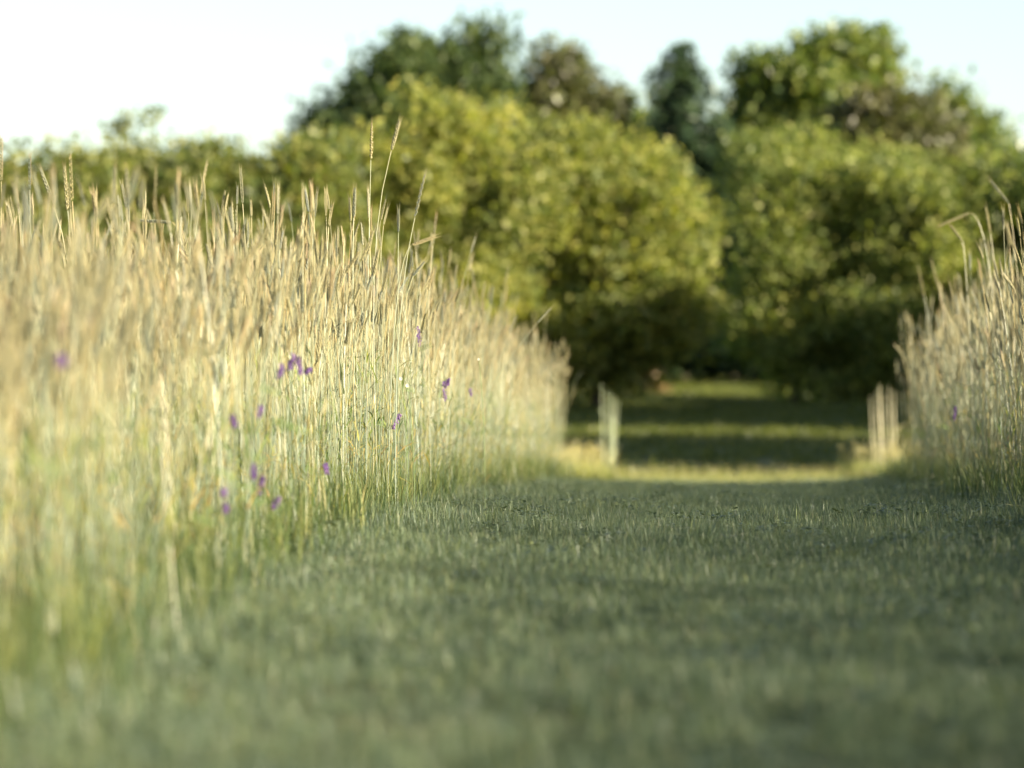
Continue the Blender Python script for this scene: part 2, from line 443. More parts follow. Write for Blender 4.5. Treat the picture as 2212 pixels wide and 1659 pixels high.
special((2180, 440), (2142, 391), 20.4, 'tall rye stalk leaning left near the right border', ctrl=(2195, 520), foot=.12)
special((2095, 460), (2034, 486), 21.5, 'rye stalk bent right over to the left above the right field', ctrl=(2140, 450), foot=.2)
special((2079, 520), (2054, 487), 21.8, 'rye ear leaning left below the bent one in the right field', ctrl=(2090, 560), foot=.07)
special((2140, 505), (2131, 450), 21.0, 'upright rye ear standing clear between bent and leaning stalks, right field', foot=.03)
special((2181, 535), (2177, 485), 20.2, 'golden upright rye ear close to the right border', foot=.02)
special((2030, 630), (2013, 563), 24.8, 'upright rye ear at the left of the right field, higher one', foot=.05)
special((1997, 640), (1984, 578), 26.0, 'rye ear leaning left at the edge of the right field', foot=.06)

# 2) the nearest stalks of the two field edges
variants = []
for k in range(24):
    mbs = rye_geometry(1.0 if k % 2 else 1.12, rr, parts=True)
    variants.append([m.mesh(n, (RMATS[i],)) for i, (m, n) in enumerate(zip(mbs[:3], ('stem', 'ear', 'awns')))] + [[m.mesh('leaf', RMATS[3:4]) for m in mbs[3]]])
def edge_stalk(x, d, h, k, label, group):
    t = empty('rye_stalk', (x, d, gz(x, d) - .01)); tag(t, label, 'rye stalk', group)
    s = h / (1.0 if k % 2 else 1.12); t.scale = (s, s, s)
    t.rotation_euler = (rr.gauss(0, .04), rr.gauss(0, .04), rr.uniform(0, 6.28))
    v = variants[k]
    link('stem', v[0], t); e = link('ear', v[1], t); link('awns', v[2], e)
    for me in v[3]: link('leaf', me, t)
def where_l(px):
    for lim, t in ((250, 'near the left border'), (470, 'left of the lowest vetch'), (640, 'around the large vetch pair'), (760, 'left of the sharp stems'),
                   (880, 'under the two tallest stalks'), (985, 'around the pinkish vetch'), (9999, 'beyond the pinkish vetch')):
        if px < lim: return t
for i in range(215):
    d = rr.uniform(8.5, 22); x = edge_l(d) - abs(rr.gauss(0, .12)) + .05; w = where_l(1106 + x / d * FPX)
    edge_stalk(x, d, float(np.interp(d, RK[0], RK[1])) * rr.uniform(.85, 1.22), i % 24, 'pale rye stalk in the left field edge ' + w, 'rye stalks of the left edge ' + w)
for i in range(58):
    d = rr.uniform(17.5, 27); x = edge_r(d) + abs(rr.gauss(0, .12)) - .05
    w = 'close to the right border' if 1106 + x / d * FPX > 2090 else 'left of the violet vetch'
    edge_stalk(x, d, rr.uniform(.9, 1.25), i % 24, 'pale rye stalk in the right field edge ' + w, 'rye stalks of the right edge ' + w)

# ------------------------------------------------------------------ grass
def tuft(n, rad, hmin, hmax, wmin, wmax, spread, rr, mat, seeds=0):
    mb = MB()
    for i in range(n):
        a = rr.uniform(0, 6.28); q = rad * math.sqrt(rr.random())
        p = Vector((math.cos(a) * q, math.sin(a) * q, -.005))
        h = rr.uniform(hmin, hmax); az = rr.uniform(0, 6.28)
        leaf_strip(mb, p, az, h, rr.uniform(wmin, wmax), 1.57 - abs(rr.gauss(0, spread)), abs(rr.gauss(0, .9)), rr, 0, n=4, r=rr.random() ** 1.3)
    for i in range(seeds):
        a = rr.uniform(0, 6.28); q = rad * rr.random(); h = hmax * rr.uniform(1.1, 1.7)
        p = Vector((math.cos(a) * q, math.sin(a) * q, 0)); dv = Vector((rr.gauss(0, .12), rr.gauss(0, .12), 1)).normalized()
        mb.tube([p, p + dv * h * .5, p + dv * h], [.0009, .0008, .0006], 3, r=.9)
        mb.tube([p + dv * h, p + dv * (h + .012), p + dv * (h + .04), p + dv * (h + .055)], [.001, .003, .0025, .0004], 4, h=[1] * 4, r=.97)
    return mb.mesh('tuft', (mat,))
lawn_protos = [tuft(40, .06, .022, .062, .0013, .0028, .5, rr, 'lawn') for k in range(10)] + \
              [tuft(26, .05, .035, .09, .0015, .0034, .4, rr, 'lawn') for k in range(4)] + \
              [tuft(10, .03, .045, .10, .003, .006, .45, rr, 'lawn') for k in range(3)]
def clover(rr):
    mb = MB()
    for i in range(9):
        a = rr.uniform(0, 6.28); q = .06 * math.sqrt(rr.random()); p = Vector((math.cos(a) * q, math.sin(a) * q, 0)); h = rr.uniform(.03, .06)
        t = p + Vector((rr.gauss(0, .01), rr.gauss(0, .01), h)); mb.tube([p, t], [.0007, .0006], 3, r=.4)
        tone = rr.uniform(.2, .9); a0 = rr.uniform(0, 6.28)
        for k in range(3):
            az = a0 + 2.09 * k; leaf_strip(mb, t, az, rr.uniform(.011, .017), .013, rr.uniform(-.1, .5), .4, rr, 0, n=4, r=tone)
    return mb.mesh('clover', ('lawn',))
def thatch(rr):
    mb = MB()
    for i in range(7):
        a = rr.uniform(0, 6.28); q = .08 * math.sqrt(rr.random()); p = Vector((math.cos(a) * q, math.sin(a) * q, rr.uniform(.012, .04)))
        leaf_strip(mb, p, rr.uniform(0, 6.28), rr.uniform(.05, .13), .0035, rr.uniform(-.1, .25), .2, rr, 0, n=3, r=rr.uniform(.93, 1))
    return mb.mesh('thatch', ('lawn',))
lawn_protos += [clover(rr) for k in range(4)] + [thatch(rr) for k in range(3)]
margin_protos = [tuft(14, .06, .12, .34, .003, .008, .28, rr, 'tall_grass', seeds=rr.choice((0, 0, 1))) for k in range(10)]
verge_protos = [tuft(22, .09, .10, .24, .004, .008, .35, rr, 'verge', seeds=2) for k in range(8)]
meadow_protos = [tuft(26, .14, .05, .13, .006, .012, .5, rr, 'meadow') for k in range(8)]

def rots(n, tilt=.1): return np.stack([rng.normal(0, tilt, n), rng.normal(0, tilt, n), rng.uniform(0, 6.28, n)], 1)
# mown path: shorter in the wheel lines, longer towards the crop
n = 60000
d = 2.5 + 34 * rng.random(n); u = rng.random(n); l, r_ = edge_l(d) - .25, edge_r(d) + .25
x = l + (r_ - l) * u
keep = rng.random(n) < np.clip(.55 + .5 * np.sin(x * 2.2 + np.sin(d * .7) * 1.2) * .4 + .25 * rng.random(n), .25, 1)
x, d = x[keep], d[keep]; n = len(x)
edge = np.minimum(np.abs(x - edge_l(d)), np.abs(edge_r(d) - x))
sc = rng.uniform(.75, 1.15, n) * (1 + .55 * np.exp(-(edge / .22) ** 2)) * (1 + .22 * np.sin(x * 4.1 + d * .8) * np.sin(d * 1.9 - x))
pick = rng.random(n)
patch = np.sin(x * 5.3 + np.sin(d * 2.7) * 2) * np.sin(d * 3.1 + x * 1.7)
idx = np.where(pick < .66, rng.integers(0, 10, n), np.where(pick < .82, rng.integers(10, 14, n), np.where(pick < .828, rng.integers(14, 17, n), np.where((pick < .828 + .05 * (patch > .1)), rng.integers(17, 21, n), np.where(pick > .975 + .015 * (patch > 0), rng.integers(21, 24, n), rng.integers(0, 10, n))))))
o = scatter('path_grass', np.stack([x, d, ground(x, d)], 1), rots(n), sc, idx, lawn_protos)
tag(o, 'short mown dewy grass of the path between the two rye fields', 'grass', kind='stuff'); print('path', n)
# taller grass and weeds along the foot of the crop
n = 3000
d = rng.uniform(4, 36.5, n); sd = rng.random(n) < .62
x = np.where(sd, edge_l(d) + rng.normal(.02, .10, n), edge_r(d) + rng.normal(-.02, .10, n))
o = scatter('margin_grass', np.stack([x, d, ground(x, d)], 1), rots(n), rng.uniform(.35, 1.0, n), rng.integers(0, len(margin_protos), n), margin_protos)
tag(o, 'taller green grass blades along the foot of the rye', 'grass', kind='stuff')
# sunlit unmown strip behind the ends of the fields
n = 9000
d = rng.uniform(34.0, 41.5, n); x = rng.uniform(-7, 9, n)
hs = np.where((x > .95) & (x < 3.5), .30, .8)
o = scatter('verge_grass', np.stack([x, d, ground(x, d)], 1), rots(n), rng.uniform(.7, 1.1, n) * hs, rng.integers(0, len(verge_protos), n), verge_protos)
tag(o, 'sunlit yellow green grass strip behind the end of the path', 'grass', kind='stuff')
# shaded meadow up to the trees
n = 22000
d = 40 + 78 * rng.random(n) ** .85; x = (rng.random(n) * 2 - 1) * (.15 * d + 3) + 1.5
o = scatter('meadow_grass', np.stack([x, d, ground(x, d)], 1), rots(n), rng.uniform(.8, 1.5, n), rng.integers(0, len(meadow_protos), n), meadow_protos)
tag(o, 'dark mown meadow rising to the trees with streaks of sun', 'grass', kind='stuff')

# ------------------------------------------------------------------ trees
def np_mesh(name, verts, quads, mat, attrs):
    me = bpy.data.meshes.new(name)
    nv, nf = len(verts), len(quads)
    me.vertices.add(nv); me.vertices.foreach_set('co', verts.astype('f').ravel())
    me.loops.add(nf * 4); me.loops.foreach_set('vertex_index', quads.astype('i').ravel())
    me.polygons.add(nf); me.polygons.foreach_set('loop_start', np.arange(0, nf * 4, 4, dtype='i'))
    me.materials.append(MATS[mat])
    for k, v in attrs.items():
        a = me.attributes.new(k, 'FLOAT', 'POINT'); a.data.foreach_set('value', v.astype('f'))
    me.update(calc_edges=True); return me
def leaves_mesh(centres, spread, per, size, mat, flat=0.0, aspect=1.7, tone=None):
    """leaf-sized faces gathered in clumps around the given twig ends"""
    nC = len(centres); n = nC * per
    c = np.repeat(centres, per, 0) + np.clip(rng.normal(0, 1, (n, 3)), -1.7, 1.7) * np.repeat(spread, per)[:, None] * np.array([1, 1, .8])
    nr = rng.normal(0, 1, (n, 3)); nr[:, 2] += flat * np.sign(nr[:, 2] + 1e-6); nr /= np.linalg.norm(nr, axis=1)[:, None]
    a = np.cross(nr, rng.normal(0, 1, (n, 3))); a /= np.linalg.norm(a, axis=1)[:, None]
    b = np.cross(nr, a)
    s = size * rng.uniform(.6, 1.3, n)[:, None]
    v = np.stack([c - a * s * .5 * aspect, c + b * s * .42 + a * s * .05 + nr * s * .08, c + a * s * .5 * aspect, c - b * s * .42 + a * s * .05 + nr * s * .08], 1).reshape(-1, 3)
    q = np.arange(n * 4).reshape(-1, 4)
    return np_mesh('crown', v, q, mat, {'r': np.repeat(rng.random(n), 4), 'k': np.repeat(np.repeat(rng.random(nC) if tone is None else tone, per), 4)})
def sub_lobes(lobes):
    out = [(x, y, z, a * .8, b * .8, c * .8) for (x, y, z, a, b, c) in lobes]
    for (x, y, z, a, b, c) in lobes:
        for k in range(max(4, int(7 * (a * c) ** .5))):
            u = Vector((rr.gauss(0, 1), rr.gauss(-.25, 1), rr.gauss(.25, .9))).normalized(); f = rr.uniform(.68, .9); g = rr.uniform(.2, .36)
            out.append((x + u.x * a * f, y + u.y * b * f, z + u.z * c * f, a * g * 1.1, b * g, c * g))
        for k in range(max(4, int(8 * (a * c) ** .5))):        # upright leafy shoots that feather the outline
            u = Vector((rr.gauss(0, 1), rr.gauss(-.2, 1), abs(rr.gauss(.5, .6)))).normalized(); m = (a * c) ** .5
            w = rr.uniform(.07, .13) + .03 * m
            out.append((x + u.x * a * .92, y + u.y * b * .92, z + u.z * c * .92 + .12 * m, w, w, rr.uniform(.2, .36) * min(m, 1.6)))
    return out
def crown_points(lobes, n, shell=.55):
    """twig ends through the volume of several lobes, denser near the surface"""
    vol = np.array([a * b * c for (_, _, _, a, b, c) in lobes]); pr = vol ** .5 / (vol ** .5).sum()
    li = rng.choice(len(lobes), n, p=pr)
    L = np.array(lobes)[li]
    u = rng.normal(0, 1, (n, 3)); u /= np.linalg.norm(u, axis=1)[:, None]
    rad = np.where(rng.random(n) < shell, np.clip(rng.normal(.95, .10, n), .7, 1.1), rng.random(n) ** .45 * .9)
    # uneven surface: bulges and hollows
    bump = 1 + .16 * np.sin(u[:, 0] * 5 + li * 2.1) * np.sin(u[:, 1] * 4.3 + li) + .14 * np.sin(u[:, 2] * 6.1 + u[:, 0] * 3 + li * 1.7)
    p = L[:, :3] + u * L[:, 3:] * (rad * bump)[:, None]
    ok = p[:, 2] > .12; tone = rng.random(len(lobes))
    return p[ok], (.6 * tone[li] + .4 * rng.random(n))[ok]
def wood_mesh(base_r, H, lobes, rr, nlimb=9, lean=(0, 0)):
    mb = MB()
    top = Vector((lean[0], lean[1], H * .8))
    tr = bez((0, 0, -.1), (0, 0, H * .3), top * .7 + Vector((rr.uniform(-.2, .2), rr.uniform(-.2, .2), 0)), top, 8)
    mb.tube(tr, [base_r * (1.25 if i == 0 else 1 - .85 * i / 7) for i in range(8)], 8)
    for k in range(nlimb):
        lb = rr.choice(lobes); u = Vector((rr.gauss(0, 1), rr.gauss(0, 1), rr.gauss(.3, .8))).normalized()
        e = Vector(lb[:3]) + Vector((u.x * lb[3], u.y * lb[4], u.z * lb[5])) * .8
        t = rr.uniform(.15, .8); i = t * 7; i0 = int(i); s = tr[i0].lerp(tr[min(i0 + 1, 7)], i - i0)
        if e.z < s.z * .7: e.z = s.z
        md = s.lerp(e, .5) + Vector((0, 0, .15 * (e - s).length))
        r0 = base_r * .45 * (1 - .6 * t)
        mb.tube(bez(s, s.lerp(md, .6), md, e, 6), [r0 * (1 - .17 * i) for i in range(6)], 6)
    return mb.mesh('trunk', ('bark',))
def tree(name, base, lobes, label, cat, mat, n, per, size, spread, trunk_r, group, shell=.55, nlimb=9, bare=0):
    """lobes: (dx, dy, z, rx, ry, rz) relative to the foot of the tree"""
    base = Vector((base[0], base[1], gz(base[0], base[1])))
    t = empty(name, base); tag(t, label, cat, group)
    H = max(l[2] + l[5] for l in lobes)
    lobes = sub_lobes(lobes)
    link('trunk', wood_mesh(trunk_r, H, lobes, rr, nlimb), t)
    pts, tone = crown_points(lobes, int(n * 1.6), shell)
    link('crown', leaves_mesh(pts, spread * rng.uniform(.6, 1.3, len(pts)), per, size, mat, tone=tone), t)
    return t
def lobes_px(d, base_xy, items):
    """lobes from picture ellipses (px, py, rx, ry in picture pixels, depth offset, depth radius)"""
    bz = gz(*base_xy); out = []
    for (px, py, rx, ry, dy, ryd) in items:
        dd = base_xy[1] + dy
        p = at(px, py, dd); k = dd / FPX
        out.append((p.x - base_xy[0], dy, p.z - bz, rx * k, ryd, ry * k))
    return out
def ptree(name, px, d, items, *a, **k):
    bx = (px - 1106) / FPX * d
    return tree(name, (bx, d), lobes_px(d, (bx, d), items), *a, **k)

FR, BK = 'bushes and trees bordering the meadow', 'tall trees behind the bushes'
# middle bush, two stems of it, left of the gap
ptree('bush', 960, 69, [(860, 480, 210, 190, 0, 1.7), (960, 365, 160, 140, .4, 1.5), (780, 440, 150, 110, .2, 1.4), (900, 690, 250, 170, 0, 1.9), (1080, 520, 130, 160, -.3, 1.4)],
      'big yellow green bush behind the rye in the middle of the picture', 'bush', 'leaf_bright', 620, 46, .09, .26, .13, FR)
ptree('bush', 1290, 70, [(1260, 440, 190, 140, 0, 1.6), (1400, 510, 115, 140, -.2, 1.3), (1180, 370, 120, 110, .4, 1.2), (1330, 620, 195, 150, 0, 1.7), (1290, 735, 190, 85, 0, 1.6), (1230, 800, 130, 60, 0, 1.3), (1340, 790, 70, 45, .3, .8), (1445, 560, 70, 120, -.3, .9), (1480, 690, 40, 70, -.3, .6)],
      'sunlit yellow green bush with dark foot left of the gap', 'bush', 'leaf_bright', 640, 46, .09, .25, .12, FR)
# right bush
ptree('bush', 1720, 75, [(1700, 420, 130, 110, 0, 1.3), (1665, 520, 80, 120, -.3, 1.1), (1720, 600, 170, 150, 0, 1.6), (1710, 740, 150, 110, 0, 1.5), (1770, 830, 110, 60, 0, 1.2), (1640, 345, 32, 60, .2, .5), (1820, 430, 110, 110, .1, 1.2)],
      'pale leaved willow like bush right of the gap, dark below', 'bush', 'leaf_silver', 560, 46, .08, .24, .11, FR)
ptree('bush', 2010, 74, [(1950, 470, 160, 130, 0, 1.5), (2040, 580, 180, 170, 0, 1.7), (1930, 730, 170, 140, 0, 1.6), (1900, 840, 130, 60, 0, 1.3), (2130, 480, 120, 150, .3, 1.4), (2130, 720, 150, 150, 0, 1.5)],
      'pale leaved bush behind the right rye field', 'bush', 'leaf_silver', 640, 46, .08, .24, .12, FR)
ptree('bush', 2290, 74, [(2260, 480, 140, 170, 0, 1.6), (2330, 640, 160, 210, 0, 1.7)],
      'dark green bush cut by the right border', 'bush', 'leaf_oak', 330, 34, .11, .26, .12, FR)
# left hedge
ptree('bush', 110, 64, [(120, 465, 130, 110, 0, 1.6), (30, 490, 110, 100, .2, 1.4), (90, 640, 190, 170, 0, 1.9), (180, 430, 70, 60, 0, .9)],
      'olive green bush at the left end of the hedge', 'bush', 'leaf_hedge', 420, 42, .095, .28, .11, FR)
ptree('bush', 330, 65, [(300, 460, 130, 100, 0, 1.6), (420, 425, 90, 80, .1, 1.2), (340, 620, 190, 170, 0, 1.9), (290, 385, 40, 40, 0, .6)],
      'olive green bush in the hedge with a thin sapling above it', 'bush', 'leaf_hedge', 430, 42, .095, .28, .11, FR)
ptree('bush', 540, 66, [(540, 465, 120, 110, 0, 1.5), (620, 450, 100, 100, .2, 1.3), (560, 620, 170, 170, 0, 1.8), (480, 380, 60, 60, 0, .8), (670, 470, 110, 130, 0, 1.3)],
      'olive green bush of the hedge just left of the big middle bush', 'bush', 'leaf_hedge', 450, 42, .095, .28, .11, FR)
ptree('bush', -90, 64, [(-80, 470, 140, 130, 0, 1.7), (-100, 650, 180, 170, 0, 1.8)],
      'bush cut by the left border at the end of the hedge', 'bush', 'leaf_hedge', 260, 32, .12, .28, .11, FR)
ptree('sapling', 288, 67, [(258, 275, 12, 28, 0, .2), (312, 262, 12, 18, .1, .2), (285, 335, 26, 26, 0, .3)],
      'thin sapling top with sparse twigs rising above the left hedge', 'tree', 'leaf_hedge', 12, 14, .09, .13, .04, FR, nlimb=5)
# tall trees behind
ptree('broadleaf_tree', 880, 112, [(870, 235, 115, 125, 0, 2.4), (755, 300, 85, 105, 0, 2.0), (990, 220, 115, 95, .5, 2.2), (1045, 100, 40, 52, 0, .9), (685, 370, 50, 85, 0, 1.3), (880, 430, 260, 190, 0, 3.2), (920, 150, 90, 65, .2, 1.6)],
      'tall dark round tree against the sky left of the middle', 'tree', 'leaf_dark', 700, 34, .17, .38, .28, BK)
ptree('broadleaf_tree', 1230, 116, [(1215, 200, 70, 90, 0, 1.6), (1280, 260, 75, 90, .3, 1.6), (1180, 280, 80, 100, 0, 1.7), (1240, 420, 150, 150, 0, 2.4), (1210, 140, 36, 40, 0, .8)],
      'brownish tree top between the dark round tree and the conifer', 'tree', 'leaf_brown', 380, 34, .17, .36, .22, BK)
ptree('broadleaf_tree', 1370, 122, [(1360, 320, 75, 75, 0, 1.7), (1390, 460, 120, 160, 0, 2.2)],
      'low green tree top left of the conifer', 'tree', 'leaf_oak', 220, 32, .17, .36, .2, BK)
ptree('broadleaf_tree', 1770, 114, [(1700, 180, 75, 70, 0, 1.6), (1850, 115, 62, 55, .2, 1.3), (1775, 135, 50, 50, 0, 1.1), (1630, 190, 38, 62, 0, .9), (1790, 230, 115, 85, -.6, 2.0), (1895, 165, 40, 60, .2, 1.0), (1660, 300, 90, 90, 0, 1.7), (1740, 430, 170, 170, 0, 2.6)],
      'tall tree against the sky right of the conifer, sunlit on its right', 'tree', 'leaf_oak', 640, 34, .17, .36, .26, BK)
ptree('broadleaf_tree', 1950, 108, [(1900, 290, 95, 75, 0, 1.7), (1990, 300, 70, 65, 0, 1.4), (1960, 430, 130, 130, 0, 2.0)],
      'brownish tree under the right of the tall sunlit tree', 'tree', 'leaf_brown', 300, 34, .16, .34, .2, BK)
ptree('broadleaf_tree', 2080, 112, [(2060, 240, 38, 50, 0, .9), (2110, 310, 55, 60, 0, 1.1), (2090, 420, 110, 110, 0, 1.8), (2200, 400, 90, 80, .2, 1.5)],
      'sparse slender tree top near the right border', 'tree', 'leaf_oak', 170, 28, .16, .34, .16, BK)

def conifer(px, d, top_py, foot_py, halfw, label):
    bx = (px - 1106) / FPX * d; bz = gz(bx, d)
    t = empty('conifer_tree', (bx, d, bz)); tag(t, label, 'tree', BK)
    H = at(px, top_py, d).z - bz; W = halfw * d / FPX
    mb = MB(); mb.tube([(0, 0, -.1), (0, 0, H * .4), (.03, 0, H * .75), (0, 0, H * .99)], [.2, .14, .07, .012], 8)
    pts = []
    z = .6
    while z < H * .985:
        f = 1 - z / H; rad = W * (f ** .55) * rr.uniform(.8, 1.15) + .03
        nb = max(4, int(9 * f + 4)); a0 = rr.random() * 6.28
        for k in range(nb):
            a = a0 + 6.28 * k / nb + rr.gauss(0, .15); rl = rad * rr.uniform(.75, 1.2)
            e = Vector((math.cos(a) * rl, math.sin(a) * rl, z - rl * .18))
            mb.tube([(0, 0, z), e * .5 + Vector((0, 0, z * .5 + .03)), e], [.03 * f + .008, .02 * f + .006, .004], 4)
            m = max(2, int(rl / .16))
            for j in range(1, m + 1): pts.append((e.x * j / m, e.y * j / m, z + (e.z - z) * (j / m) ** 1.3))
        z += .20 + .22 * f
    link('trunk', mb.mesh('trunk', ('bark',)), t)
    pts = np.array(pts)
    link('crown', leaves_mesh(pts, np.full(len(pts), .10), 10, .13, 'needle', aspect=2.4), t)
conifer(1470, 110, 88, 800, 205, 'dark pointed conifer standing against the sky above the gap')
conifer(1575, 124, 225, 800, 240, 'dark conifer mostly hidden behind the gap, right of the pointed one')

# trees of the same border beyond the right edge of the view: they shade the meadow
proto = None
def side_tree(x, d, s, rz):
    global proto
    if proto is None:
        lob = [(0, 0, 3.6, 2.3, 2.3, 1.9), (1.2, .4, 4.8, 1.5, 1.6, 1.4), (-1.1, -.3, 2.4, 1.9, 1.8, 1.6), (.3, 1.1, 2.0, 2.0, 1.7, 1.5), (.2, -1, 1.3, 2.1, 1.6, 1.1)]
        proto = tree('border_tree', (x, d), lob, 'broad tree of the border right of the meadow, outside the view', 'tree', 'leaf_oak', 800, 34, .19, .30, .2, 'border trees right of the meadow')
        t = proto
    else:
        t = proto.copy(); COL.objects.link(t)
        for ch in proto.children:
            c = ch.copy(); COL.objects.link(c); c.parent = t
    t.location = (x, d, gz(x, d)); t.rotation_euler.z = rz; t.scale = (s, s, s)
    return t
for k, (x, d, s) in enumerate(((15.0, 37.0, 1.05), (16.5, 40.5, 1.1), (15.0, 51.5, 1.0), (16.5, 54.5, 1.05), (15.0, 57.5, 1.08), (16.5, 61.0, 1.08), (15.5, 66.5, .78), (16.0, 70.0, .78), (22, 91, 1.3))):
    t = side_tree(x, d, s, rr.uniform(0, 6.28))
    t['label'] = 'border tree right of the meadow, outside the view, ' + ('nearest', 'second', 'third', 'fourth', 'fifth', 'sixth', 'seventh', 'eighth', 'farthest')[k] + ' from the camera'

for k, (px, d, top, mat, what) in enumerate(((40, 101, 560, 'leaf_hedge', 'behind the left end of the hedge'), (260, 103, 540, 'leaf_dark', 'behind the hedge left of the middle'), (480, 100, 550, 'leaf_dark', 'behind the hedge beside the middle bush'),
        (700, 98, 560, 'leaf_dark', 'behind the left of the middle bush'), (930, 99, 540, 'leaf_dark', 'behind the centre of the middle bush'), (1160, 98, 560, 'leaf_dark', 'behind the left of the gap bush'), (1390, 103, 560, 'leaf_dark', 'behind the gap on its left'),
        (1640, 102, 560, 'leaf_dark', 'behind the gap on its right'), (1860, 98, 560, 'leaf_dark', 'behind the pale bush on the right'), (2080, 97, 550, 'leaf_dark', 'behind the right field'), (2260, 98, 540, 'leaf_dark', 'behind the right border'))):
    low = 740 if 1300 < px < 1700 else 760
    ptree('undergrowth_bush', px, d, [(px, top + 20, 130, 110, 0, 1.6), (px - 60, top + 140, 130, 110, 0, 1.6), (px + 70, low - 30, 130, 90, 0, 1.6)],
          'dark undergrowth bush ' + what, 'bush', mat, 170, 30, .2, .36, .1, 'dark undergrowth behind the front bushes', nlimb=5)

# small dry shrub, sunlit, at the left of the gap
ptree('dry_shrub', 1404, 85, [(1404, 815, 17, 26, 0, .25), (1412, 848, 26, 14, 0, .25)],
      'small reddish brown dry shrub at the far left of the gap', 'shrub', 'leaf_dry', 40, 26, .05, .07, .02, None, nlimb=6)

# ------------------------------------------------------------------ stiff stalks behind the ends of the fields
def stalk_clump(xs, d, foot_px, foot_py, mat, label):
    bx = (foot_px - 1106) / FPX * d; b = Vector((bx, d, gz(bx, d)))
    t = empty('weed_clump', b); tag(t, label, 'plant', 'stiff dry stalks behind the field ends')
    for (xt, yt, xb, rad, dy) in xs:
        top = at(xt, yt, d + dy) - b; foot = Vector(((xb - 1106) / FPX * (d + dy) - bx, dy, -.02))
        mb = MB(); r0 = rr.random()
        mid = foot.lerp(top, .5) + Vector((rr.gauss(0, .004), 0, 0))
        mb.tube([foot, foot.lerp(mid, .5), mid, mid.lerp(top, .55), top], [rad * 1.2, rad * 1.05, rad * .9, rad * .7, rad * .35], 6, r=r0)
        for k in range(3):
            p = foot.lerp(top, .25 + .2 * k); leaf_strip(mb, p, rr.uniform(0, 6.28), .10, .008, 1.2, .7, rr, 0, r=r0)
        link('stalk', mb.mesh('stalk', (mat,)), t)
stalk_clump([(1299, 828, 1304, .0055, 0), (1311, 842, 1314, .0055, .1), (1320, 850, 1318, .0073, 0), (1329, 858, 1322, .0073, .15), (1337, 866, 1326, .0045, .05)], 40.5, 1316, 1000, 'stalk_green',
            'clump of pale green stiff stalks behind the end of the left field')
stalk_clump([(1880, 856, 1888, .0055, 0), (1893, 846, 1896, .0055, .1), (1900, 832, 1905, .0081, 0), (1909, 850, 1909, .0055, .1), (1920, 836, 1922, .0073, .05), (1931, 845, 1936, .0065, .1)], 39.5, 1910, 1000, 'stalk_tan',
            'clump of tan stiff stalks behind the end of the right field')

# ------------------------------------------------------------------ flowers in the crop edge
def floret(mb, p, d, up, L, w, r):
    d = Vector(d).normalized(); s = d.cross(Vector(up)).normalized(); u = s.cross(d)
    a = Vector(p)
    vs = [a, a + d * L * .45 + s * w + u * w * .3, a + d * L * .5 + u * w * 1.1, a + d * L * .45 - s * w + u * w * .3, a + d * L * .5 - u * w * .6, a + d * L * .95 + u * w * .9, a + d * L - u * w * .1]
    mb.add(vs, [(0, 1, 2), (0, 2, 3), (0, 4, 1), (0, 3, 4), (1, 5, 2), (2, 5, 3), (1, 4, 6), (4, 3, 6), (1, 6, 5), (3, 5, 6)], .5, r)
def vetch(spikes, d, label, side='l'):
    """one climbing vetch: thin stem, feathered leaves and one-sided racemes (px, py, length px, tilt)"""
    px0 = sum(s[0] for s in spikes) / len(spikes)
    bx = (px0 - 1106) / FPX * d + rr.uniform(-.05, .05); b = Vector((bx, d + .03, gz(bx, d)))
    t = empty('vetch_plant', b); tag(t, label, 'flower', 'purple vetch flowers in the rye')
    for (px, py, L, tilt) in spikes:
        top = at(px, py, d) - b; k = d / FPX; LL = L * k
        mb = MB()
        st = bez((rr.gauss(0, .02), 0, 0), (rr.gauss(0, .05), .02, top.z * .4), (top.x * .6 + rr.gauss(0, .04), .02, top.z * .8), top + Vector((-.02, .01, -.01)), 9) + [top]
        mb.tube(st, [.0011] * 10, 3, r=.4); link('stem', mb.mesh('stem', ('vetch_green',)), t)
        ax = Vector((math.sin(tilt), .15, -math.cos(tilt))); fb = MB(); n = 34
        for i in range(n):
            q = i / n; p = top + ax * (LL * q)
            w = .35 + .65 * math.sin(math.pi * min(1, q * .85 + .15))
            side_v = Vector((rr.gauss(0, .8), -.5 + rr.gauss(0, .5), rr.gauss(-.2, .2))).normalized()
            floret(fb, p, side_v * .75 + ax * .7, (0, 0, 1), .0135 * (.6 + .5 * w), .0034, min(1, max(0, rr.gauss(.5, .25))))
        fb.tube([top, top + ax * LL * .5, top + ax * LL], [.0009, .0008, .0005], 3, r=.2)
        link('raceme', fb.mesh('raceme', ('vetch_petal',)), t)
    for j in range(2):
        mb = MB(); p = Vector((top.x * rr.uniform(.3, .8), 0, top.z * rr.uniform(.55, .9))); az = rr.uniform(-.6, .6) + (0 if j else 3.14)
        dv = Vector((math.cos(az), -.3, .35)).normalized(); Lf = .075
        mb.tube([p, p + dv * Lf], [.0006, .0004], 3, r=.4)
        sv = dv.cross(Vector((0, 1, 0))).normalized()
        for i in range(8):
            for sg in (-1, 1):
                q = p + dv * Lf * (i + 1) / 8.5; l = (sv * sg + dv * .4).normalized() * .014
                mb.ribbon([q, q + l * .5, q + l], [.001, .004, .0006], dv, r=rr.random())
        link('leaf', mb.mesh('leaf', ('vetch_green',)), t)
def wall_d(px): return (1.513 - .17) / (.052 - (px - 1106) / FPX)
vetch([(634, 762, 38, -.25), (643, 768, 40, .15)], wall_d(637) - .15, 'vetch with two large purple flower spikes side by side in the rye')
vetch([(611, 786, 30, -.35)], wall_d(610), 'blue purple vetch spike just left of the large pair')
vetch([(671, 792, 16, -.6)], wall_d(668), 'small dark purple vetch spike just right of the large pair')
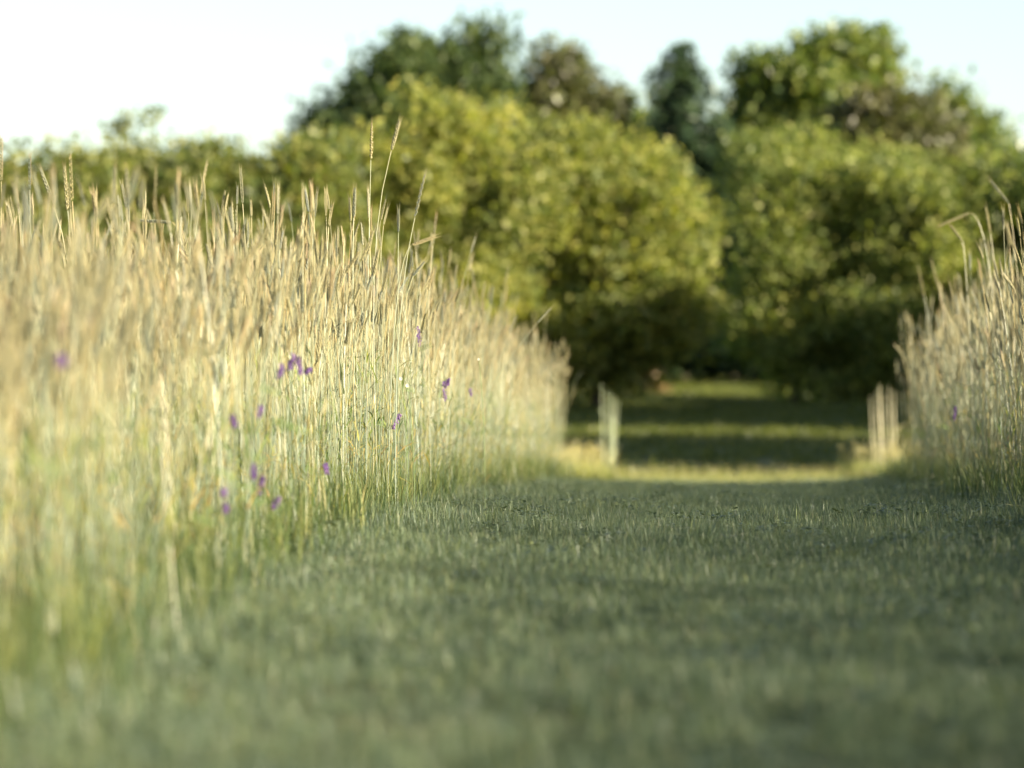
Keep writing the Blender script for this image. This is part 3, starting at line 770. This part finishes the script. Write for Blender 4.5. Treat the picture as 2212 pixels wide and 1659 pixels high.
vetch([(901, 704, 44, .15)], wall_d(905) - .2, 'highest long mauve vetch spike hanging in the rye')
vetch([(958, 822, 44, .1), (970, 816, 18, -.3)], wall_d(962) - .2, 'pinkish purple vetch with a long and a short spike')
vetch([(864, 893, 36, -.45)], wall_d(858) - .1, 'dark violet curved vetch spike leaning left in the sharp rye')
vetch([(546, 1000, 34, .05)], wall_d(546), 'dark purple vetch spike above the brighter low one')
vetch([(569, 1026, 40, -.25)], wall_d(566), 'bright purple low vetch spike, largest of the low group')
vetch([(600, 1072, 26, -.3)], wall_d(597) - .2, 'low purple vetch spike right of the bright low one')
vetch([(487, 1085, 24, .0)], wall_d(487), 'lowest faint purple vetch spike left of the low group')
vetch([(483, 1052, 18, -.1)], wall_d(483), 'faint small violet vetch spike above the lowest one')
vetch([(702, 1000, 22, .2)], wall_d(703), 'small dark violet vetch spike in shade between the stems')
vetch([(564, 874, 26, -.3)], wall_d(560), 'faint lilac vetch spike below the large pair')
vetch([(502, 895, 26, .2)], wall_d(502), 'faint lilac blurred vetch spike far left below the large pair')
vetch([(131, 762, 26, .0)], wall_d(131), 'blurred violet vetch spike near the left border')
vetch([(1016, 838, 16, .1)], wall_d(1015), 'tiny dark violet vetch bud right of the pinkish spike')
vetch([(2064, 876, 30, -.1)], 21.0, 'blue violet vetch spike in the right field')
def campion(px, py, d, label, sz=.0075):
    p = at(px, py, d); b = Vector((p.x + .03, d, gz(p.x, d)))
    t = empty('white_flower', b); tag(t, label, 'flower', 'white flowers in the rye'); top = p - b
    mb = MB(); mb.tube(bez((0, 0, 0), (0, .01, top.z * .5), (top.x * .5, .02, top.z * .85), top, 8), [.0012] * 8, 4, r=.4)
    link('stem', mb.mesh('stem', ('vetch_green',)), t)
    mb = MB(); mb.tube([top + Vector((0, .012, -.002)), top + Vector((0, .006, 0)), top], [.002, .0036, .0025], 6, r=.6); link('calyx', mb.mesh('calyx', ('vetch_green',)), t)
    for k in range(5):
        a = 1.2566 * k + .3; dv = Vector((math.cos(a), -.25, math.sin(a))); sv = Vector((-math.sin(a), 0, math.cos(a)))
        mb = MB(); mb.ribbon([top, top + dv * sz * .5, top + dv * sz * .9, top + dv * sz * 1.05], [.003, sz * .8, sz * .95, sz * .5], sv, r=rr.random())
        link('petal', mb.mesh('petal', ('white_petal',)), t)
campion(866, 818, 15.9, 'white flower in the rye, upper left one of two')
campion(880, 833, 15.9, 'white flower in the rye, lower right one of two')
campion(1034, 776, 17.5, 'pale small white flower right of the sharp rye', .005)
